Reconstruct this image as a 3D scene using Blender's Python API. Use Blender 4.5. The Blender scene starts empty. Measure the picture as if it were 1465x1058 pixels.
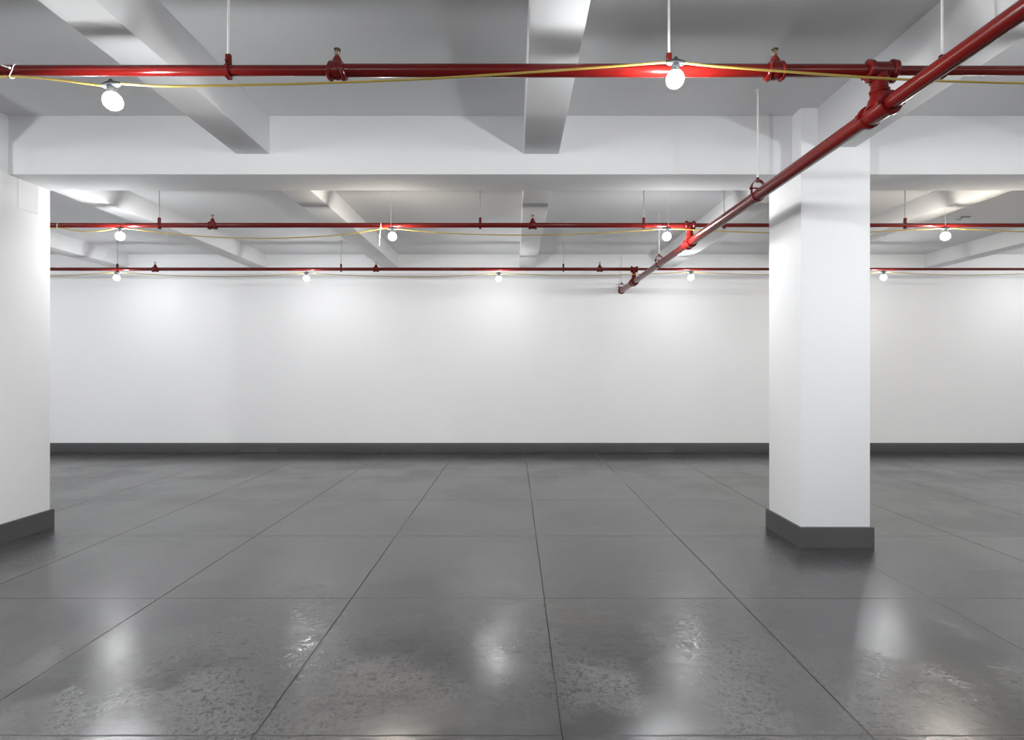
import bpy, bmesh, math, random
from mathutils import Vector, Matrix
random.seed(7)
S = bpy.context.scene
COL = S.collection
PI = math.pi

# ---------------------------------------------------------------- measures (metres); X right, Y into the room, Z up
EYE = 1.5
F = 740.0                       # focal length in pixels of the 1465-wide frame
VX, VY = 736.0, 528.0           # vanishing point
def PX(px, Y): return (px - VX) * Y / F
def PZ(py, Y): return EYE + (VY - py) * Y / F

WALL_Y = 9.31
CEIL_A, CEIL_B = 3.709, 3.570   # soffit of the slab before / beyond the girder
GIRD_Z = 3.198
XL, XR, YF = -12.0, 12.0, -6.5

# ---------------------------------------------------------------- mesh helpers
def frame(axis):
    a = Vector(axis).normalized()
    t = Vector((0, 0, 1)) if abs(a.z) < 0.9 else Vector((1, 0, 0))
    u = a.cross(t).normalized()
    v = a.cross(u).normalized()
    return a, u, v

def box(bm, x0, x1, y0, y1, z0, z1, bev=0.0, seg=2):
    r = bmesh.ops.create_cube(bm, size=1.0)
    vs = r['verts']
    for v in vs:
        v.co = Vector(((x0 + x1) / 2 + v.co.x * (x1 - x0), (y0 + y1) / 2 + v.co.y * (y1 - y0), (z0 + z1) / 2 + v.co.z * (z1 - z0)))
    if bev > 0:
        es = list({e for v in vs for e in v.link_edges})
        bmesh.ops.bevel(bm, geom=es, offset=bev, segments=seg, affect='EDGES', profile=0.5)

def lathe(bm, origin, axis, prof, seg=24, mat=None):
    """prof: (distance along the axis, radius); radius 0 closes to a point."""
    a, u, v = frame(axis)
    o = Vector(origin)
    rings = []
    for d, r in prof:
        if r < 1e-7:
            rings.append([bm.verts.new(o + a * d)])
        else:
            rings.append([bm.verts.new(o + a * d + (u * math.cos(2 * PI * i / seg) + v * math.sin(2 * PI * i / seg)) * r) for i in range(seg)])
    for k in range(len(rings) - 1):
        A, B = rings[k], rings[k + 1]
        for i in range(seg):
            j = (i + 1) % seg
            if len(A) == 1 and len(B) == 1: continue
            if len(A) == 1: f = bm.faces.new((A[0], B[j], B[i]))
            elif len(B) == 1: f = bm.faces.new((A[i], A[j], B[0]))
            else: f = bm.faces.new((A[i], A[j], B[j], B[i]))
            if mat is not None: f.material_index = mat[k]
    return rings

def cyl(bm, p0, p1, r, seg=24, bev=0.0):
    p0, p1 = Vector(p0), Vector(p1)
    L = (p1 - p0).length
    b = min(bev, L / 3, r / 2)
    prof = [(0, 0), (0, r - b), (b, r), (L - b, r), (L, r - b), (L, 0)] if b > 0 else [(0, 0), (0, r), (L, r), (L, 0)]
    lathe(bm, p0, p1 - p0, prof, seg)

def band(bm, c, axis, r_in, r_out, L, seg=28, bev=0.0):
    h = L / 2
    b = bev
    prof = [(-h, r_in), (-h, r_out - b), (-h + b, r_out), (h - b, r_out), (h, r_out - b), (h, r_in), (-h, r_in)]
    lathe(bm, c, axis, prof, seg)

def tube(bm, pts, r, seg=10, closed=False):
    pts = [Vector(p) for p in pts]
    n = len(pts)
    rings = []
    u = None
    for i in range(n):
        if closed: t = pts[(i + 1) % n] - pts[i - 1]
        else: t = pts[min(i + 1, n - 1)] - pts[max(i - 1, 0)]
        t.normalize()
        if u is None: _, u, _ = frame(t)
        u = (u - t * u.dot(t)).normalized()
        v = t.cross(u)
        rings.append([bm.verts.new(pts[i] + (u * math.cos(2 * PI * k / seg) + v * math.sin(2 * PI * k / seg)) * r) for k in range(seg)])
    for i in range(n if closed else n - 1):
        A, B = rings[i], rings[(i + 1) % n]
        for k in range(seg):
            m = (k + 1) % seg
            bm.faces.new((A[k], A[m], B[m], B[k]))
    if not closed:
        bm.faces.new(rings[0][::-1]); bm.faces.new(rings[-1])

def strap(bm, pts, normal, w, th):
    """flat strap: closed outline pts (in a plane with the given normal), width w along the normal, thickness th outward."""
    nrm = Vector(normal).normalized()
    pts = [Vector(p) for p in pts]
    n = len(pts)
    c = sum(pts, Vector()) / n
    rows = []
    for i in range(n):
        t = (pts[(i + 1) % n] - pts[i - 1]).normalized()
        o = t.cross(nrm)
        if o.dot(pts[i] - c) < 0: o = -o
        q = pts[i] + o * th
        rows.append([bm.verts.new(pts[i] - nrm * w / 2), bm.verts.new(q - nrm * w / 2), bm.verts.new(q + nrm * w / 2), bm.verts.new(pts[i] + nrm * w / 2)])
    for i in range(n):
        A, B = rows[i], rows[(i + 1) % n]
        for k in range(4):
            m = (k + 1) % 4
            bm.faces.new((A[k], A[m], B[m], B[k]))

def crom(P, n=8):
    P = [Vector(p) for p in P]
    Q = [P[0] * 2 - P[1]] + P + [P[-1] * 2 - P[-2]]
    out = []
    for i in range(1, len(Q) - 2):
        a, b, c, d = Q[i - 1], Q[i], Q[i + 1], Q[i + 2]
        for k in range(n):
            t = k / n
            out.append(0.5 * ((2 * b) + (c - a) * t + (2 * a - 5 * b + 4 * c - d) * t * t + (3 * b - a - 3 * c + d) * t ** 3))
    out.append(P[-1])
    return out

def top(o):
    while o.parent: o = o.parent
    return o

def obj(name, bm, mat, parent=None, smooth=35, loc=None, label=None):
    bmesh.ops.recalc_face_normals(bm, faces=bm.faces)
    me = bpy.data.meshes.new(name)
    off = top(parent).location.copy() if parent else Vector(loc or (0, 0, 0))
    if off.length: bmesh.ops.translate(bm, verts=bm.verts, vec=-off)
    bm.to_mesh(me); bm.free()
    if smooth:
        me.polygons.foreach_set('use_smooth', [True] * len(me.polygons))
        me.set_sharp_from_angle(angle=math.radians(smooth))
    for m in (mat if isinstance(mat, (list, tuple)) else [mat]): me.materials.append(m)
    o = bpy.data.objects.new(name, me)
    COL.objects.link(o)
    if parent: o.parent = parent
    else: o.location = off
    if label: o['label'] = label
    return o

def tag(o, label, cat, group=None, kind=None):
    o['label'] = label; o['category'] = cat
    if group: o['group'] = group
    if kind: o['kind'] = kind
    return o

def thing(name, loc, label, cat, group=None):
    o = bpy.data.objects.new(name, None)
    o.empty_display_size = 0.05
    o.location = loc
    COL.objects.link(o)
    return tag(o, label, cat, group)

# ---------------------------------------------------------------- materials
def mat(name):
    m = bpy.data.materials.new(name); m.use_nodes = True
    nt = m.node_tree
    return m, nt, nt.nodes['Principled BSDF']

def N(nt, t, **kw):
    n = nt.nodes.new(t)
    for k, v in kw.items():
        if k.startswith('i_'):
            key = k[2:]
            n.inputs[int(key) if key.isdigit() else key.replace('_', ' ')].default_value = v
        else: setattr(n, k, v)
    return n

def math_n(nt, op, a, b=None, clamp=False):
    n = nt.nodes.new('ShaderNodeMath'); n.operation = op; n.use_clamp = clamp
    for i, x in enumerate((a, b)):
        if x is None: continue
        if isinstance(x, (int, float)): n.inputs[i].default_value = x
        else: nt.links.new(x, n.inputs[i])
    return n.outputs[0]

def mixc(nt, fac, a, b):
    n = nt.nodes.new('ShaderNodeMix'); n.data_type = 'RGBA'
    for i, x in ((0, fac), (6, a), (7, b)):
        if isinstance(x, (int, float, tuple)): n.inputs[i].default_value = x
        else: nt.links.new(x, n.inputs[i])
    return n.outputs[2]

def paint(name, c1, c2, rough=0.8, bump=0.05, scale=1.3, spec=.08):
    m, nt, b = mat(name)
    tc = N(nt, 'ShaderNodeTexCoord')
    geo = N(nt, 'ShaderNodeNewGeometry')
    n1 = N(nt, 'ShaderNodeTexNoise', i_Scale=scale, i_Detail=5.0)
    n2 = N(nt, 'ShaderNodeTexNoise', i_Scale=55.0, i_Detail=3.0)
    nt.links.new(geo.outputs['Position'], n1.inputs['Vector'])
    nt.links.new(geo.outputs['Position'], n2.inputs['Vector'])
    nt.links.new(mixc(nt, n1.outputs['Fac'], c1, c2), b.inputs['Base Color'])
    bp = N(nt, 'ShaderNodeBump', i_Strength=bump, i_Distance=0.01)
    nt.links.new(n2.outputs['Fac'], bp.inputs['Height'])
    nt.links.new(bp.outputs['Normal'], b.inputs['Normal'])
    b.inputs['Roughness'].default_value = rough
    b.inputs['Specular IOR Level'].default_value = spec
    return m

M_WALL = paint('white_wall_paint', (.85, .85, .855, 1), (.88, .88, .88, 1))
M_CEIL = paint('ceiling_paint', (.69, .69, .695, 1), (.73, .73, .73, 1), rough=.7)
M_BEAM = paint('beam_paint', (.74, .74, .745, 1), (.78, .78, .78, 1), rough=.8)
M_BASE = paint('grey_skirting_paint', (.072, .072, .073, 1), (.098, .098, .098, 1), rough=.5, bump=.15, scale=4.0, spec=.3)
M_PATCH = paint('grey_patch_paint', (.095, .095, .093, 1), (.115, .115, .115, 1), rough=.5, bump=.1, scale=6.0)

def red_paint():
    m, nt, b = mat('glossy_red_paint')
    geo = N(nt, 'ShaderNodeNewGeometry')
    n1 = N(nt, 'ShaderNodeTexNoise', i_Scale=9.0, i_Detail=4.0)
    n2 = N(nt, 'ShaderNodeTexNoise', i_Scale=40.0, i_Detail=3.0)
    for n in (n1, n2): nt.links.new(geo.outputs['Position'], n.inputs['Vector'])
    nt.links.new(mixc(nt, n1.outputs['Fac'], (.10, .0045, .0035, 1), (.13, .006, .0045, 1)), b.inputs['Base Color'])
    bp = N(nt, 'ShaderNodeBump', i_Strength=.12, i_Distance=0.004)
    nt.links.new(n2.outputs['Fac'], bp.inputs['Height'])
    nt.links.new(bp.outputs['Normal'], b.inputs['Normal'])
    b.inputs['Roughness'].default_value = .22
    b.inputs['Specular IOR Level'].default_value = .30
    return m
M_RED = red_paint()

def simple(name, c, rough=.5, metal=0.0, v=.12):
    m, nt, b = mat(name)
    geo = N(nt, 'ShaderNodeNewGeometry')
    n1 = N(nt, 'ShaderNodeTexNoise', i_Scale=30.0, i_Detail=3.0)
    nt.links.new(geo.outputs['Position'], n1.inputs['Vector'])
    lo = tuple(x * (1 - v) for x in c) + (1,); hi = tuple(min(1, x * (1 + v)) for x in c) + (1,)
    nt.links.new(mixc(nt, n1.outputs['Fac'], lo, hi), b.inputs['Base Color'])
    b.inputs['Roughness'].default_value = rough
    b.inputs['Metallic'].default_value = metal
    return m
M_ROD = simple('white_painted_rod', (.72, .71, .70), .4)
M_ZINC = simple('zinc_rod', (.45, .45, .46), .4, .5)
M_BRASS = simple('dull_brass', (.32, .24, .12), .35, .9)
M_DARKBRASS = simple('dark_deflector', (.035, .028, .015), .5, .4)
M_CORD = simple('yellow_cord', (.46, .33, .06), .4)
M_SOCK = simple('grey_moulded_rubber', (.055, .058, .062), .7)
M_HOUS = simple('white_lamp_housing', (.75, .75, .74), .4)
M_TIE = simple('white_nylon_tie', (.80, .78, .76), .4)
M_PLATE = simple('grey_plate', (.25, .25, .26), .5)

def glow(name, c, s):
    m, nt, b = mat(name)
    b.inputs['Base Color'].default_value = (.9, .9, .9, 1)
    b.inputs['Emission Color'].default_value = c + (1,)
    b.inputs['Emission Strength'].default_value = s
    return m
COOL, WARM = (.96, .98, 1.0), (1.0, .92, .80)
M_LIT1 = glow('lit_bulb_front', COOL, 350.0)
M_COOL = glow('lit_bulb_cool', COOL, 235.0)
M_WARM = glow('lit_bulb_warm', WARM, 195.0)
M_LIT3 = glow('lit_bulb_wall', COOL, 86.0)
M_DIM = glow('bulb_neck_glow', COOL, 9.0)
M_DIM1 = glow('bulb_neck_glow_front', COOL, 70.0)
M_DIM2 = glow('bulb_neck_glow_middle', COOL, 80.0)
M_DIM2W = glow('bulb_neck_glow_warm', WARM, 88.0)
M_DIM3 = glow('bulb_neck_glow_wall', COOL, 45.0)
M_LIT0 = glow('added_bulb_rear', COOL, 300.0)  # extra bulbs added behind the viewpoint to brighten the room

JX0, JXS, JY0, JYS = .195, 1.262, 2.12, 1.27          # floor joints
def floor_mat():
    m, nt, b = mat('polished_grey_concrete')
    L = nt.links
    geo = N(nt, 'ShaderNodeNewGeometry')
    sep = N(nt, 'ShaderNodeSeparateXYZ'); L.new(geo.outputs['Position'], sep.inputs[0])
    def noise(scale, detail=4.0, rough=.55, vec=None, dist=0.0):
        n = N(nt, 'ShaderNodeTexNoise', i_Scale=scale, i_Detail=detail, i_Roughness=rough, i_Distortion=dist)
        L.new(vec or geo.outputs['Position'], n.inputs['Vector']); return n.outputs['Fac']
    def ramp(x, stops):
        r = N(nt, 'ShaderNodeValToRGB'); L.new(x, r.inputs[0])
        e = r.color_ramp.elements
        while len(e) < len(stops): e.new(.5)
        for q, (p, c) in zip(e, stops): q.position = p; q.color = c if isinstance(c, tuple) else (c, c, c, 1)
        return r.outputs[0]
    wob = math_n(nt, 'MULTIPLY', math_n(nt, 'SUBTRACT', noise(3.0), .5), .012)
    def joint(coord, o, s, w):
        t = math_n(nt, 'DIVIDE', math_n(nt, 'SUBTRACT', math_n(nt, 'ADD', coord, wob), o), s)
        d = math_n(nt, 'ABSOLUTE', math_n(nt, 'SUBTRACT', t, math_n(nt, 'ROUND', t)))
        d = math_n(nt, 'MULTIPLY', d, s)
        mr = N(nt, 'ShaderNodeMapRange'); mr.interpolation_type = 'SMOOTHSTEP'
        mr.inputs[1].default_value = w * .45; mr.inputs[2].default_value = w
        mr.inputs[3].default_value = 1; mr.inputs[4].default_value = 0
        L.new(d, mr.inputs[0]); return mr.outputs[0]
    j = math_n(nt, 'MAXIMUM', joint(sep.outputs[0], JX0, JXS, .0050), math_n(nt, 'MULTIPLY', joint(sep.outputs[1], JY0, JYS, .0046), .75))
    fill = ramp(noise(.9, 2.0), [(.36, .55), (.50, 1.0)])
    jm = math_n(nt, 'MULTIPLY', j, fill)
    # base colour: mottled cement, brownish and bluish drifts, wear specks
    base = mixc(nt, ramp(noise(.9, 8.0, .68), [(.30, 0.), (.70, 1.)]), (.040, .040, .0425, 1), (.076, .076, .074, 1))
    base = mixc(nt, ramp(noise(.45, 3.0), [(.50, 0.), (.66, .55)]), base, (.090, .081, .071, 1))
    base = mixc(nt, ramp(noise(6.0, 6.0, .65), [(.50, 0.), (.80, .35)]), base, (.095, .095, .093, 1))
    base = mixc(nt, ramp(noise(4.0, 2.0, .5), [(.78, 0.), (.80, .6)]), base, (.030, .029, .028, 1))
    mp = N(nt, 'ShaderNodeMapping'); L.new(geo.outputs['Position'], mp.inputs[0]); mp.inputs['Scale'].default_value = (.8, 3.6, 1)
    base = mixc(nt, ramp(noise(1.6, 7.0, .7, vec=mp.outputs[0]), [(.46, 0.), (.74, .55)]), base, (.036, .036, .037, 1))
    base = mixc(nt, math_n(nt, 'MULTIPLY', jm, .85), base, (.016, .016, .016, 1))
    L.new(base, b.inputs['Base Color'])
    worn = ramp(noise(1.6, 8.0, .68), [(.40, .0), (.68, 1.0)])
    r = math_n(nt, 'ADD', .142, math_n(nt, 'MULTIPLY', worn, .05))
    r = math_n(nt, 'ADD', r, math_n(nt, 'MULTIPLY', ramp(noise(24.0, 9.0, .75), [(.40, 0.), (.62, 1.0)]), .055))
    r = math_n(nt, 'ADD', r, math_n(nt, 'MULTIPLY', jm, .3))
    L.new(r, b.inputs['Roughness'])
    L.new(math_n(nt, 'SUBTRACT', 1.0, math_n(nt, 'MULTIPLY', jm, .92)), b.inputs['Specular IOR Level'])
    h = math_n(nt, 'ADD', math_n(nt, 'MULTIPLY', noise(34.0, 7.0, .75, dist=.6), .3), math_n(nt, 'MULTIPLY', noise(5.0, 5.0, .6), .6))
    h = math_n(nt, 'SUBTRACT', h, math_n(nt, 'MULTIPLY', jm, 1.6))
    bp = N(nt, 'ShaderNodeBump', i_Strength=.16, i_Distance=0.006); L.new(h, bp.inputs['Height'])
    flake = math_n(nt, 'MULTIPLY', ramp(noise(30.0, 10.0, .8, dist=.4), [(.47, 0.), (.56, 1.0)]), ramp(noise(1.1, 3.0), [(.44, .12), (.60, 1.0)]))
    bp2 = N(nt, 'ShaderNodeBump', i_Strength=.20, i_Distance=0.0018); L.new(flake, bp2.inputs['Height'])
    L.new(bp.outputs['Normal'], bp2.inputs['Normal'])
    L.new(bp2.outputs['Normal'], b.inputs['Normal'])
    return m
M_FLOOR = floor_mat()

# ---------------------------------------------------------------- the setting
def struct(name, bm, m, label, cat, loc=None, smooth=0):
    return tag(obj(name, bm, m, None, smooth, loc), label, cat, None, 'structure')

bm = bmesh.new(); box(bm, XL, XR, YF, WALL_Y, -.15, 0)
struct('floor', bm, M_FLOOR, 'polished dark grey concrete floor cut into square slabs by thin joints', 'floor')
bm = bmesh.new(); box(bm, XL, XR, YF, 4.915, CEIL_A, 4.0); box(bm, XL, XR, 4.915, WALL_Y, CEIL_B, 4.0)
struct('ceiling', bm, M_CEIL, 'painted grey concrete ceiling slab above the beams and red pipes', 'ceiling')
bm = bmesh.new(); box(bm, XL - .2, XR + .2, WALL_Y, WALL_Y + .2, -.15, 4.0)
struct('wall_back', bm, M_WALL, 'long blank white wall at the far side of the room', 'wall')
bm = bmesh.new(); box(bm, XL - .2, XL, YF, WALL_Y, -.15, 4.0)
struct('wall_left', bm, M_WALL, 'white side wall out of the picture beyond the left column', 'wall')
bm = bmesh.new(); box(bm, XR, XR + .2, YF, WALL_Y, -.15, 4.0)
struct('wall_right', bm, M_WALL, 'white side wall out of the picture beyond the right column', 'wall')
bm = bmesh.new(); box(bm, XL - .2, XR + .2, YF - .2, YF, -.15, 4.0)
struct('wall_front', bm, M_WALL, 'white wall behind the viewpoint, out of the picture', 'wall')

bm = bmesh.new(); box(bm, XL, XR, WALL_Y - .021, WALL_Y, 0, .178, .004)
sk = struct('baseboard_back', bm, M_BASE, 'dark grey skirting running along the foot of the far white wall', 'baseboard', smooth=35)
for (a, b_, z0, z1) in ((346, 397, .012, .150), (917, 964, .006, .174)):
    bm = bmesh.new(); box(bm, PX(a, 9.28), PX(b_, 9.28), WALL_Y - .0245, WALL_Y - .0211, z0, z1, .001, 1)
    obj('patch', bm, M_PATCH, sk, 35, label='slightly lighter patched piece of skirting')

def girder(x0, x1, label):
    bm = bmesh.new(); box(bm, x0, x1, 4.51, 4.92, GIRD_Z, CEIL_A + .01, .006)
    struct('ceiling_girder', bm, M_BEAM, label, 'beam', smooth=35)
girder(XL, -5.0, 'deep white girder left of the left column, out of the picture')
girder(-4.415, 2.421, 'deep white girder spanning between the two columns')
girder(3.006, XR, 'deep white girder running off to the right of the right column')

bm = bmesh.new(); box(bm, XL, XR, -.30, .11, GIRD_Z, CEIL_A + .01, .006)  # unseen girder added to shield the near ceiling from the rear bulbs
struct('ceiling_girder', bm, M_BEAM, 'deep white girder added overhead behind the viewpoint to shade the ceiling, out of the picture', 'beam', smooth=35)

def beam(x0, x1, y0, y1, z0, z1, label):
    bm = bmesh.new(); box(bm, x0, x1, y0, y1, z0, z1 + .01, .006)
    struct('ceiling_beam', bm, M_BEAM, label, 'beam', smooth=35)
near = [(-4.75, -4.46, 4.37, 'near white ceiling beam ending at the left column, out of the picture'),
        (-2.426, -2.133, 4.511, 'near white ceiling beam crossing above the leftmost bulb of the front row'),
        (.082, .388, 4.511, 'near white ceiling beam at the top centre, almost seen end on'),
        (2.56, 2.885, 4.37, 'near white ceiling beam running into the top of the right column'),
        (4.92, 5.22, 4.511, 'near white ceiling beam right of the right column, out of the picture'),
        (7.4, 7.7, 4.511, 'near white ceiling beam farthest right, out of the picture'),
        (-7.25, -6.95, 4.511, 'near white ceiling beam left of the left column, out of the picture'),
        (-9.75, -9.45, 4.511, 'near white ceiling beam farthest left, out of the picture'),
        (9.85, 10.15, 4.511, 'near white ceiling beam close to the right side wall, out of the picture')]
for x0, x1, y1, lab in near: beam(x0, x1, .11, y1, 3.375, CEIL_A, lab)
far = [(-4.75, -4.47, 'far white ceiling beam emerging from behind the left column'),
       (-2.40, -2.09, 'far white ceiling beam left of centre, beyond the deep girder'),
       (.09, .375, 'far white ceiling beam at the centre, beyond the deep girder'),
       (2.56, 2.885, 'far white ceiling beam mostly hidden behind the right column and diagonal pipe'),
       (4.86, 5.10, 'far white ceiling beam with a brightly lit underside, right of the right column'),
       (7.38, 7.66, 'far white ceiling beam at the right edge of the picture'),
       (-7.25, -6.95, 'far white ceiling beam hidden left of the left column'),
       (9.85, 10.15, 'far white ceiling beam close to the right side wall, out of the picture')]
for x0, x1, lab in far: beam(x0, x1, 4.92, WALL_Y, 3.332, CEIL_B, lab)

def column(x0, x1, y0, y1, label):
    bm = bmesh.new(); box(bm, x0, x1, y0, y1, 0, CEIL_A, .006)
    c = struct('column', bm, M_WALL, label, 'column', smooth=35)
    bm = bmesh.new()
    t = .021
    prof = [(x0 - t, y0 - t), (x1 + t, y0 - t), (x1 + t, y1 + t), (x0 - t, y1 + t)]
    inn = [(x0 - .001, y0 - .001), (x1 + .001, y0 - .001), (x1 + .001, y1 + .001), (x0 - .001, y1 + .001)]
    rows = []
    for k in range(4):
        (ox, oy), (ix, iy) = prof[k], inn[k]
        rows.append([bm.verts.new((ox, oy, 0)), bm.verts.new((ox, oy, .166)), bm.verts.new((ox * .7 + ix * .3, oy * .7 + iy * .3, .170)), bm.verts.new((ix, iy, .170)), bm.verts.new((ix, iy, 0))])
    for k in range(4):
        A, B = rows[k], rows[(k + 1) % 4]
        for q in range(5):
            bm.faces.new((A[q], A[(q + 1) % 5], B[(q + 1) % 5], B[q]))
    obj('skirting', bm, M_BASE, c, 35, label='dark grey skirting around the foot')
    return c
cl = column(-5.0, -4.415, 4.37, 4.92, 'white square column at the left edge of the picture')
column(2.421, 3.006, 4.37, 4.92, 'white square column right of centre behind the diagonal red pipe')
bm = bmesh.new(); box(bm, -4.416, -4.4132, 4.60, 4.79, 2.93, GIRD_Z - .002, .002, 1)
obj('plaster_patch', bm, M_WALL, cl, 35)

# ---------------------------------------------------------------- red pipes
MAIN_X = 1.923
def main_z(y): return 2.858 + (y - 2.0) * .0076
ROWS = {1: (2.726, 3.073), 2: (5.67, 3.078), 3: (8.32, 3.110), 0: (-1.6, 3.07), -1: (-4.4, 3.07)}

def run(bm, x0, x1, y, z, r): cyl(bm, (x0, y, z), (x1, y, z), r, 24)

def sprinkler(root, x, y, z, r, big=1.0, tilt=0.0):
    bm = bmesh.new()
    L = .034 * big
    lathe(bm, (x - L, y, z), (1, 0, 0), [(0, r * .99), (0, r + .008), (.008, r + .012), (L, r + .015), (2 * L - .008, r + .012), (2 * L, r + .008), (2 * L, r * .99)], 24)
    for s in (-1, 1):                                            # clamp bands with bolt lugs below
        ax = Vector((1, 0, .22 * s + tilt))
        band(bm, (x + s * L * .95, y, z - .002), ax, r * .98, r + .016, .018, 24, .003)
        box(bm, x + s * L * .95 - .010, x + s * L * .95 + .010, y - .014, y + .014, z - r - .020, z - r - .004, .004)
        cyl(bm, (x + s * L * .95, y - .020, z - r - .012), (x + s * L * .95, y + .020, z - r - .012), .006, 8)
    lathe(bm, (x, y, z + r * .6), (0, 0, 1), [(0, r * .98), (.022, r * .92), (.036, .023), (.050, .017), (.056, .013), (.056, 0)], 20)
    t = obj('sprinkler_tee', bm, M_RED, root)
    zt = z + r * .6 + .056
    bm = bmesh.new()
    lathe(bm, (x, y, zt), (0, 0, 1), [(0, 0), (0, .011), (.005, .011), (.007, .007), (.012, .006), (.012, 0)], 12)
    for s in (-1, 1):
        tube(bm, crom([(x + s * .006, y, zt + .004), (x + s * .0125, y, zt + .014), (x + s * .0115, y, zt + .024), (x + s * .003, y, zt + .034)], 4), .0026, 8)
    cyl(bm, (x, y, zt + .010), (x, y, zt + .034), .0028, 8)
    lathe(bm, (x, y, zt + .033), (0, 0, 1), [(0, 0), (0, .006), (.003, .006), (.003, 0)], 10)
    h = obj('sprinkler_head', bm, M_BRASS, t, label='small brass upright sprinkler head')
    bm = bmesh.new()
    rings = []
    ang = 24
    for (rr0, rr1, dz) in ((.008, .008, .040), (.0185, .0145, .0375), (.0185, .0145, .0345), (.008, .008, .036)):
        rings.append([bm.verts.new((x + math.cos(2 * PI * i / ang) * (rr0 if i % 2 else rr1), y + math.sin(2 * PI * i / ang) * (rr0 if i % 2 else rr1), zt + dz - tilt * 0)) for i in range(ang)])
    for k in range(3):
        for i in range(ang):
            j = (i + 1) % ang
            bm.faces.new((rings[k][i], rings[k][j], rings[k + 1][j], rings[k + 1][i]))
    bm.faces.new(rings[0]); bm.faces.new(rings[3][::-1])
    d = obj('deflector', bm, M_DARKBRASS, t, 35, label='dark toothed deflector plate')

def branch(row, label, secs, heads, tee):
    """secs: (x0, x1, radius); heads: x of sprinklers with the radius there; tee: (riser radius, tee body radius, left, right)."""
    y, z = ROWS[row]
    root = thing('sprinkler_pipe', (MAIN_X, y, z), label, 'pipe', 'red sprinkler branch pipes')
    for x0, x1, r in secs:
        bm = bmesh.new(); run(bm, x0, x1, y, z, r); obj('pipe_section', bm, M_RED, root)
    for x, r, big in heads: sprinkler(root, x, y, z, r, big)
    if tee:
        rr, rb, hl, hr = tee
        bm = bmesh.new()
        cx = MAIN_X
        band(bm, (cx, y, z), (1, 0, 0), .012, rb, hl + hr, 28, .004)
        zb = main_z(y)
        zmid = zb + (z - zb) * .52
        cyl(bm, (cx, y, zmid + .0006), (cx, y, z), rr, 28)
        obj('tee_fitting', bm, M_RED, root)
        for s, h in ((-1, hl), (1, hr)):
            bm = bmesh.new()
            band(bm, (cx + s * (h - .006), y, z), (1, 0, 0), .014, rb + .009, .030, 28, .005)
            box(bm, cx + s * (h - .006) - .012, cx + s * (h - .006) + .012, y - .012, y + .012, z - rb - .022, z - rb + .004, .004)
            box(bm, cx + s * (h - .006) - .012, cx + s * (h - .006) + .012, y - .012, y + .012, z + rb - .004, z + rb + .014, .004)
            obj('coupling', bm, M_RED, root)
        bm = bmesh.new()
        band(bm, (cx, y, z - rb - .012), (0, 0, 1), rr * .9, rr + .008, .020, 28, .004)
        obj('riser_collar', bm, M_RED, root)
    return root

y1, y2, y3 = ROWS[1][0], ROWS[2][0], ROWS[3][0]
s1a, s1b = PX(482.5, y1), PX(1108.5, y1)
branch(1, 'nearest red pipe crossing the whole top of the picture',
       [(XL + .1, s1a, .0265), (s1a, s1b, .0325), (s1b, MAIN_X, .0315), (MAIN_X, XR - .1, .0235)],
       [(s1a, .0325, 1.0), (s1b, .0325, 1.0)], (.040, .042, .062, .075))
branch(2, 'middle red pipe crossing just under the deep girder, higher of the two thin far pipes',
       [(XL + .1, MAIN_X, .026), (MAIN_X, XR - .1, .021)],
       [(PX(304, y2), .026, .95), (PX(762, y2), .026, .95), (PX(1220, y2), .021, .95), (PX(-154, y2), .026, .95)], (.032, .034, .045, .048))
branch(3, 'farthest red pipe crossing in front of the blank white wall',
       [(XL + .1, MAIN_X, .0265), (MAIN_X, XR - .1, .021)],
       [(PX(222, y3), .0265, .95), (PX(538, y3), .0265, .95), (PX(858, y3), .0265, .95), (PX(1175, y3), .021, .95), (PX(-95, y3), .0265, .95)], (.028, .034, .045, .052))
for r_ in (0, -1):  # pipes that go with the added rear bulb rows
    branch(r_, 'red sprinkler pipe added with the extra bulbs behind the viewpoint, out of the picture', [(XL + .1, XR - .1, .0265)], [], None)

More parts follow.
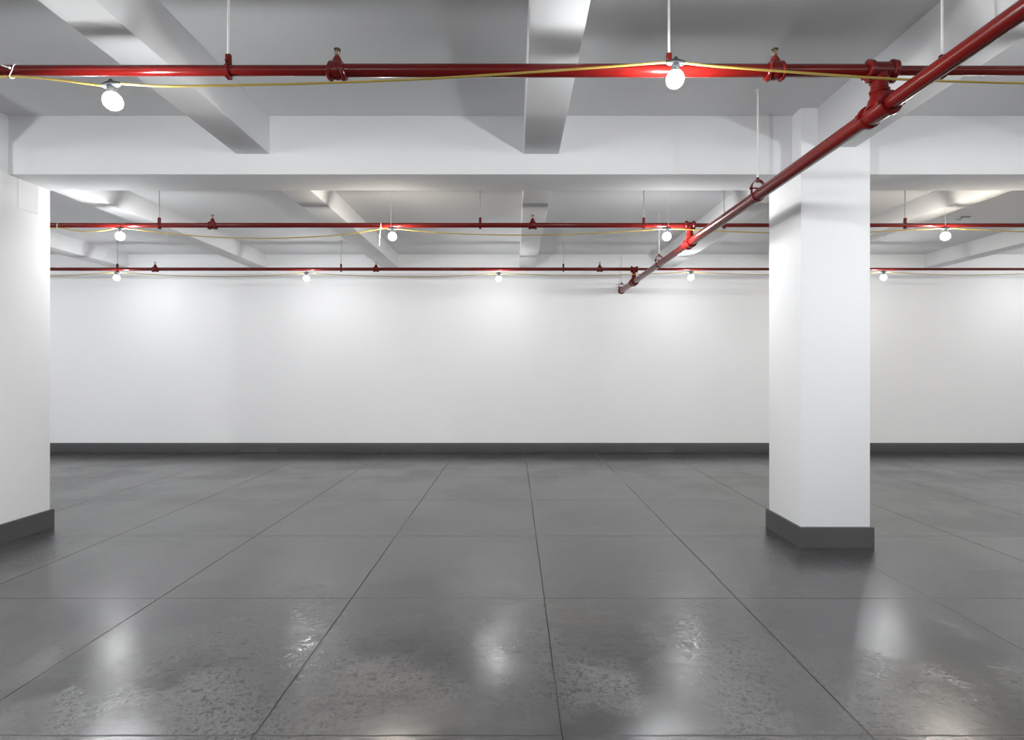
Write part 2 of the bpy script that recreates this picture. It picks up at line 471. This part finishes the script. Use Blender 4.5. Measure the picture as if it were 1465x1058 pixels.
mroot = thing('main_pipe', (MAIN_X, y1, main_z(y1)), 'thick red main pipe running diagonally from the top right corner to the far wall', 'pipe')
def mpt(y): return Vector((MAIN_X, y, main_z(y)))
for a, b_, r in ((YF + .05, y1, .039), (y1, y2, .0445), (y2, y3, .0415), (y3, WALL_Y - .003, .049)):
    bm = bmesh.new(); cyl(bm, mpt(a), mpt(b_), r, 32); obj('pipe_section', bm, M_RED, mroot)
bm = bmesh.new(); band(bm, mpt(WALL_Y - .012), (0, 1, 0), .04, .062, .018, 28, .004)
obj('wall_flange', bm, M_RED, mroot)
for row, rm, rr in ((1, .0445, .040), (2, .0445, .032), (3, .049, .028)):
    y, z = ROWS[row]
    c = mpt(y); zb = c.z
    zmid = zb + (z - zb) * .52
    bm = bmesh.new()
    hl = .085 if row == 1 else .065
    lathe(bm, (c.x, y - hl, zb), (0, 1, 0), [(0, rm * .9), (0, rm + .005), (.02, rm + .009), (2 * hl - .02, rm + .009), (2 * hl, rm + .005), (2 * hl, rm * .9)], 32)
    lathe(bm, (c.x, y, zb + rm * .3), (0, 0, 1), [(0, rr + .020), (rm * .95, rr + .012), (rm * 1.3, rr + .003), (zmid - zb - rm * .3, rr), (zmid - zb - rm * .3, 0)], 28)
    obj('tee_fitting', bm, M_RED, mroot)
    for s in (-1, 1):
        bm = bmesh.new()
        band(bm, (c.x, y + s * (hl - .006), zb), (0, 1, 0), rm * .9, rm + .018, .028, 32, .006)
        for q in (-1, 1):
            box(bm, c.x + q * (rm + .016) - .010, c.x + q * (rm + .016) + .010, y + s * (hl - .006) - .013, y + s * (hl - .006) + .013, zb - .013, zb + .013, .004)
        obj('coupling', bm, M_RED, mroot)
    bm = bmesh.new()
    band(bm, (c.x, y, zmid - .012), (0, 0, 1), rr * .9, rr + .008, .020, 28, .004)
    obj('outlet_collar', bm, M_RED, mroot)

# ---------------------------------------------------------------- pipe hangers
def soffit(x, y):
    """underside of whatever the rod is fixed to"""
    if y < 4.51:
        for x0, x1, _, _ in near:
            if x0 < x < x1: return 3.375
        return CEIL_A
    for x0, x1, _ in far:
        if x0 < x < x1: return 3.332
    return CEIL_B

def band_hanger(px, row, r, label, rod_mat, rod_r=.0065):
    y, z = ROWS[row]; x = PX(px, y)
    root = thing('pipe_hanger', (x, y, soffit(x, y)), label, 'pipe hanger', 'rod hangers holding the branch pipes')
    bm = bmesh.new()
    band(bm, (x, y, z), (1, 0, 0), r + .001, r + .0055, .020, 28, .001)
    box(bm, x - .014, x + .014, y - .010, y + .010, z + r + .003, z + r + .058, .003)
    cyl(bm, (x - .006, y - .016, z + r + .020), (x - .006, y + .016, z + r + .020), .007, 6)
    cyl(bm, (x - .006, y - .014, z - r - .010), (x - .006, y + .014, z - r - .010), .007, 8)
    cyl(bm, (x + .008, y - .014, z - r - .010), (x + .008, y + .014, z - r - .010), .007, 8)
    obj('clamp', bm, M_RED, root, label='red clamp around the pipe')
    bm = bmesh.new()
    zt = soffit(x, y)
    cyl(bm, (x, y, z + r + .054), (x, y, zt), rod_r, 12)
    obj('rod', bm, rod_mat, root)
    bm = bmesh.new(); lathe(bm, (x, y, zt - .012), (0, 0, 1), [(0, 0), (0, .012), (.008, .016), (.012, .016), (.012, 0)], 12)
    obj('anchor', bm, rod_mat, root)

for px, r, lab in ((327, .0265, 'white hanger rod on the nearest pipe, left of the left sprinkler'),
                   (957, .0325, 'white hanger rod on the nearest pipe, right beside the lit bulb'),
                   (1348, .0235, 'white hanger rod on the nearest pipe, right of the diagonal main pipe')):
    band_hanger(px, 1, r, lab, M_ROD)
for px, r, lab in ((228, .026, 'hanger rod on the middle pipe, left of its left sprinkler'),
                   (687, .026, 'hanger rod on the middle pipe, just left of its central sprinkler'),
                   (921, .026, 'hanger rod on the middle pipe, left of the bulb near the diagonal main'),
                   (1036, .021, 'hanger rod on the middle pipe, passing behind the diagonal main pipe'),
                   (1295, .021, 'hanger rod on the middle pipe, right of the right column')):
    band_hanger(px, 2, r, lab, M_ZINC, .006)
for px, r, lab in ((168, .0265, 'hanger rod on the farthest pipe, directly above its leftmost bulb'),
                   (488, .0265, 'hanger rod on the farthest pipe, just left of its middle sprinkler'),
                   (806, .0265, 'hanger rod on the farthest pipe, left of the sprinkler near the main')):
    band_hanger(px, 3, r, lab, M_ZINC, .006)

def clevis(y, r, label):
    x, z = MAIN_X, main_z(y)
    root = thing('pipe_hanger', (x, y, soffit(x, y)), label, 'pipe hanger', 'loop hangers holding the thick main pipe')
    rr = r + .0012
    pts = [(x + rr * math.cos(a), y, z + rr * math.sin(a)) for a in [PI + PI * i / 16 for i in range(17)]]
    hw = rr
    pts += [(x + hw, y, z + r + .018)]
    pts += [(x + hw * math.cos(a), y, z + r + .022 + .050 * math.sin(a)) for a in [PI * (i + 1) / 14 for i in range(13)]]
    pts += [(x - hw, y, z + r + .018)]
    bm = bmesh.new(); strap(bm, pts, (0, 1, 0), .030, .0055)
    obj('loop', bm, M_RED, root, label='red strap loop under the pipe')
    bm = bmesh.new()
    cyl(bm, (x - hw - .018, y, z + r + .012), (x + hw + .018, y, z + r + .012), .0055, 10)
    for s in (-1, 1): cyl(bm, (x + s * (hw + .0058), y, z + r + .012), (x + s * (hw + .015), y, z + r + .012), .011, 6)
    obj('cross_bolt', bm, M_RED, root)
    zt = soffit(x, y)
    bm = bmesh.new(); cyl(bm, (x, y, z + r + .078), (x, y, z + r + .096), .011, 6)
    cyl(bm, (x, y, z + r + .058), (x, y, z + r + .068), .011, 6)
    obj('nut', bm, M_RED, root)
    bm = bmesh.new(); cyl(bm, (x, y, z + r + .058), (x, y, zt), .0075, 12)
    obj('rod', bm, M_ROD, root, label='white threaded rod')
    bm = bmesh.new(); lathe(bm, (x, y, zt - .012), (0, 0, 1), [(0, 0), (0, .012), (.008, .017), (.012, .017), (.012, 0)], 12)
    obj('anchor', bm, M_ROD, root)
clevis(F * MAIN_X / (1084 - VX), .0445, 'loop hanger on the main pipe beside the right column, largest of the loops')
clevis(F * MAIN_X / (943 - VX), .0415, 'loop hanger on the main pipe between the two thin far pipes')
clevis(F * MAIN_X / (889.5 - VX), .049, 'loop hanger at the far wall end of the main pipe, smallest of the loops')

# ---------------------------------------------------------------- string lights
def lamp(x, y, z, tilt, m, label, group):
    """z: height of the cord through the holder"""
    root = thing('hanging_bulb', (x, y, z), label, 'light bulb', group)
    root.rotation_euler = (0, tilt, 0)
    def P(bm): bmesh.ops.translate(bm, verts=bm.verts, vec=Vector((x, y, z))); return bm
    bm = bmesh.new()
    lathe(bm, (-.046, 0, 0), (1, 0, 0), [(0, 0), (0, .0095), (.012, .012), (.030, .017), (.046, .020), (.062, .017), (.080, .012), (.092, .0095), (.092, 0)], 14)
    lathe(bm, (0, 0, .010), (0, 0, 1), [(0, .014), (.012, .009), (.018, .006), (.020, 0)], 12)
    lathe(bm, (0, 0, .004), (0, 0, -1), [(0, 0), (0, .017), (.020, .021), (.040, .0205), (.044, .016), (.044, 0)], 16)
    for s in (-1, 1): box(bm, s * .034 - .004, s * .034 + .004, -.004, .004, -.016, -.006, .0015, 1)
    obj('lamp_holder', P(bm), M_SOCK, root)
    bm = bmesh.new()
    lathe(bm, (0, 0, -.034), (0, 0, -1), [(0, 0), (0, .0145), (.008, .0175), (.014, .026)], 20, [0] * 3)
    R, zc = .043, -.084
    prof = [(-zc - .034 + R * math.sin(a), R * math.cos(a)) for a in [-.95, -.62, -.30] + [PI / 2 * i / 6 for i in range(6)]] + [(-zc - .034 + R, 0)]
    lathe(bm, (0, 0, -.034), (0, 0, -1), prof, 20, [2] * 3 + [1] * 6)
    obj('bulb', P(bm), [M_HOUS, m, {M_LIT1.name: M_DIM1, M_COOL.name: M_DIM2, M_WARM.name: M_DIM2W, M_LIT3.name: M_DIM3}.get(m.name, M_DIM)], root, 50, label='glowing round white bulb')
    return root

def cord(row, y, spans, label):
    bm = bmesh.new()
    for pts in spans:
        tube(bm, crom(pts, 6), .0058, 8)
    c = obj('light_cord', bm, M_CORD, None, 60, (0, y, 3.0))
    return tag(c, label, 'cord', 'yellow cords of the string lights')

def to3(pl, y):
    out = []
    for q in pl:
        yy = q[2] if len(q) > 2 else y
        out.append((PX(q[0], yy), yy, PZ(q[1], yy)))
    return out
HW = .0492
OUT = 'unseen bare white bulb on a string light, out of the picture, rear strings added for light'
def light_row(row, y, lamps, mids, label, outs):
    """lamps: (x, z, tilt, material, label) left to right; mids[i]: points between lamp i-1 and lamp i (None = plain sag)."""
    spans = []
    ends = []
    for (x, z, tilt, m, lab) in lamps:
        lamp(x, y, z, tilt, m, lab, 'lit bulbs of the string lights')
        d = Vector((math.cos(tilt), 0, -math.sin(tilt))) * HW
        ends.append((Vector((x, y, z)) - d, Vector((x, y, z)) + d))
    for i in range(len(lamps) + 1):
        if i == 0: a, b_ = Vector((XL + .15, y, 3.0)), ends[0][0]
        elif i == len(lamps): a, b_ = ends[-1][1], Vector((XR - .15, y, 3.0))
        else: a, b_ = ends[i - 1][1], ends[i][0]
        m = mids.get(i)
        if m is None:
            pts = [a] + [a.lerp(b_, t) - Vector((0, 0, min(.09, .03 * (b_ - a).length) * 4 * t * (1 - t))) for t in (.2, .4, .6, .8)] + [b_]
        else: pts = [a] + [Vector(p) for p in to3(m, y)] + [b_]
        spans.append(pts)
    cord(row, y, spans, label)

Y1, Y2, Y3 = 2.605, 5.60, 8.255
c_, w_ = M_LIT1, M_WARM
def L1(px, py, t, m, lab): return (PX(px, Y1), PZ(py, Y1), t, m, lab)
def L2(px, py, t, m, lab): return (PX(px, Y2), PZ(py, Y2), t, m, lab)
def L3(px, py, t, m, lab): return (PX(px, Y3), PZ(py, Y3), t, m, lab)
light_row(1, Y1, [(-10.75, 2.98, 0, c_, OUT), (-7.85, 2.98, 0, c_, OUT), (-4.96, 2.98, 0, c_, OUT),
                  L1(159, 121, -.10, c_, 'lit bulb under the nearest pipe at the upper left, grey holder visible'),
                  L1(966.5, 89.5, .03, c_, 'lit bulb right in front of the nearest pipe at the upper centre right'),
                  (3.72, 2.98, 0, c_, OUT), (6.6, 2.98, 0, c_, OUT), (9.5, 2.98, 0, c_, OUT)],
          {3: [(-420, 119), (-200, 116), (-60, 112, 2.67), (19, 109.5, 2.70), (80, 114, 2.67)],
           4: [(230, 123), (300, 122.5), (400, 120.5), (500, 117.5), (600, 113.3), (720, 106), (840, 97.5), (920, 91.5)],
           5: [(1010, 93.5), (1100, 100.5), (1200, 108), (1290, 113.5), (1380, 117), (1465, 119), (1560, 119)]},
          'nearest yellow cord of bulbs draped along the front pipe', 'a')
c_ = M_COOL
light_row(2, Y2, [(-10.28, 3.02, 0, c_, OUT), (-7.25, 3.02, 0, c_, OUT),
                  L2(172, 326.5, 0, c_, 'lit bulb on the middle pipe, leftmost, beside the left column'),
                  L2(561.5, 327, 0, w_, 'lit warm bulb on the middle pipe, left of the centre beam'),
                  L2(954, 327, 0, c_, 'lit bulb on the middle pipe, close left of the diagonal main pipe'),
                  L2(1352.5, 326.5, 0, w_, 'lit warm bulb on the middle pipe, right of the right column'),
                  (7.75, 3.02, 0, w_, OUT), (10.8, 3.02, 0, c_, OUT)],
          {2: [(-180, 335), (-40, 333), (30, 329), (82, 325.6, 5.645), (105, 329.5, 5.63), (130, 331), (150, 329.5)],
           3: [(200, 329), (245, 334), (300, 338.5), (370, 340.8), (440, 339), (500, 334.5), (545, 327.2, 5.64)],
           4: [(600, 330.5), (650, 334), (720, 336), (790, 335.7), (860, 333), (920, 329.5)],
           5: [(1000, 329), (1050, 331.3), (1100, 332.8), (1180, 333.5), (1245, 331.7), (1300, 329)],
           6: [(1390, 328), (1430, 330), (1465, 331.3), (1560, 333)]},
          'yellow cord of bulbs sagging below the middle pipe', 'b')
c_ = M_LIT3
light_row(3, Y3, [(-9.45, 3.05, 0, c_, OUT),
                  L3(167, 389.5, 0, c_, 'lit bulb on the farthest pipe, leftmost, beside the left column'),
                  L3(438.5, 390.5, 0, c_, 'lit bulb on the farthest pipe, second from the left column'),
                  L3(713.5, 391, 0, c_, 'lit bulb on the farthest pipe, under the centre beam'),
                  L3(988.5, 389, 0, c_, 'lit bulb on the farthest pipe, just right of the diagonal main pipe'),
                  L3(1264, 389, 0, c_, 'lit bulb on the farthest pipe, right of the right column'),
                  (8.95, 3.05, 0, c_, OUT)],
          {1: [(-60, 398), (0, 397), (72, 394.7), (120, 392.5)],
           2: [(210, 392), (270, 394.7), (330, 395.5), (390, 393.5), (420, 391.5)],
           3: [(470, 392.5), (530, 394.5), (600, 396), (660, 394), (695, 392)],
           4: [(760, 392.5), (810, 393.6), (870, 393.4), (930, 391.5), (965, 390)],
           5: [(1030, 391), (1070, 392.2), (1110, 392.8), (1180, 392.6), (1230, 390.5)],
           6: [(1300, 390.8), (1350, 392.8), (1400, 393), (1465, 391.5)]},
          'yellow cord of bulbs sagging below the farthest pipe', 'c')
c_ = M_LIT0
for row, y in ((0, -1.67), (-1, -4.47)):  # unseen rows added to light the column fronts and far wall
    light_row(row, y, [(x, 2.98, 0, c_, OUT) for x in (-10.7, -7.8, -4.9, -2.0, .9, 3.8, 6.7, 9.6)], {}, 'yellow cord of bulbs added behind the viewpoint for light, out of the picture', 'd')

# cable ties holding the cords to the pipes
def tie(px, row, ycord, zc, r, tail, label, lean=0.0):
    y, z = ROWS[row]; x = PX(px, ycord)
    e = r + .0028
    a0 = math.atan2(zc - z, ycord - y)
    pts = []
    for i in range(26):
        a = a0 + .75 + (2 * PI - 1.5) * i / 25
        pts.append((x, y + e * math.cos(a), z + e * math.sin(a)))
    d = Vector((0, ycord - y, zc - z)).normalized(); n_ = Vector((0, -d.z, d.y))
    cc = Vector((x, ycord, zc))
    for a in (-1.3, -.65, 0, .65, 1.3):
        pts.append(cc + d * math.cos(a) * .0088 + n_ * math.sin(a) * .0088)
    pts = [Vector(p) + Vector((lean * (p[2] - z), 0, 0)) for p in pts]
    bm = bmesh.new(); tube(bm, pts, .0021, 6, True)
    if tail:
        TZ = .034 if tail[1] > 0 else .010
        tube(bm, [cc + Vector((0, -.020, TZ)), cc + Vector((tail[0] * .5, -.026, TZ + tail[1] * .45)), cc + Vector((tail[0], -.026, TZ + tail[1]))], .0032, 6)
        box(bm, cc.x - .004, cc.x + .004, ycord - .025, ycord - .016, zc + TZ - .005, zc + TZ + .005, .001, 1)
    o = obj('cord_tie', bm, M_TIE, None, 40, (x, ycord, zc))
    return tag(o, label, 'cable tie', 'white cable ties')
tie(19, 1, 2.70, PZ(109.5, 2.70), .0265, (-.036, .010), 'white cable tie round the nearest pipe at the left edge', .25)
tie(82, 2, 5.645, PZ(325.6, 5.645), .026, None, 'white cable tie on the middle pipe beside the left column')
tie(545, 2, 5.64, PZ(327.2, 5.64), .026, (-.012, -.20), 'white cable tie with a long tail left of the warm middle bulb')

# thin suspension wires above two of the middle bulbs
for px, lab in ((559.5, 'thin white wire dropping to the warm bulb left of the centre beam'),
                (956, 'thin white wire dropping to the bulb left of the diagonal main pipe'),
                (1352, 'thin white wire dropping to the warm bulb right of the right column')):
    x = PX(px, 5.62)
    bm = bmesh.new(); tube(bm, [(x, 5.612, 3.0492), (x, 5.618, 3.15), (x, 5.618, 3.30 if px != 559.5 else 3.35), (x, 5.618, soffit(x, 5.6))], .0022, 6)
    tag(obj('hanging_wire', bm, M_TIE, None, 40, (x, 5.618, 3.05)), lab, 'wire', 'thin wires above the middle bulbs')

# little plate with a hook on the far ceiling
hx, hy = 6.12, 7.02
root = thing('ceiling_hook', (hx, hy, CEIL_B), 'small grey hook plate on the ceiling right of the right column', 'hook')
bm = bmesh.new(); box(bm, hx - .06, hx + .06, hy - .02, hy + .02, CEIL_B - .012, CEIL_B, .003)
obj('plate', bm, M_PLATE, root)
bm = bmesh.new(); tube(bm, crom([(hx - .04, hy, CEIL_B - .010), (hx - .06, hy, CEIL_B - .035), (hx - .10, hy, CEIL_B - .040), (hx - .12, hy, CEIL_B - .028)], 5), .005, 8)
obj('hook', bm, M_PLATE, root)

# ---------------------------------------------------------------- world, camera, colour
w = bpy.data.worlds.new('World'); S.world = w; w.use_nodes = True
w.node_tree.nodes['Background'].inputs[0].default_value = (0, 0, 0, 1)
w.node_tree.nodes['Background'].inputs[1].default_value = 0

cam = bpy.data.cameras.new('Camera')
cam.sensor_width = 36.0; cam.sensor_fit = 'HORIZONTAL'
cam.lens = 36.0 * F / 1465
cam.shift_x = -(VX - 732.5) / 1465
cam.shift_y = -(529.0 - VY) / 1465
cam.clip_start = .05
co = bpy.data.objects.new('Camera', cam); COL.objects.link(co)
co.location = (0, 0, EYE); co.rotation_euler = (PI / 2, 0, 0)
S.camera = co

S.view_settings.view_transform = 'Standard'
S.view_settings.look = 'None'
S.view_settings.exposure = 1.93
S.view_settings.gamma = 1.0
S.view_settings.use_curve_mapping = False
S.cycles.max_bounces = 12
S.cycles.diffuse_bounces = 8
S.cycles.glossy_bounces = 4
S.cycles.use_denoising = True
S.cycles.sample_clamp_indirect = 8.0
S.cycles.caustics_reflective = False
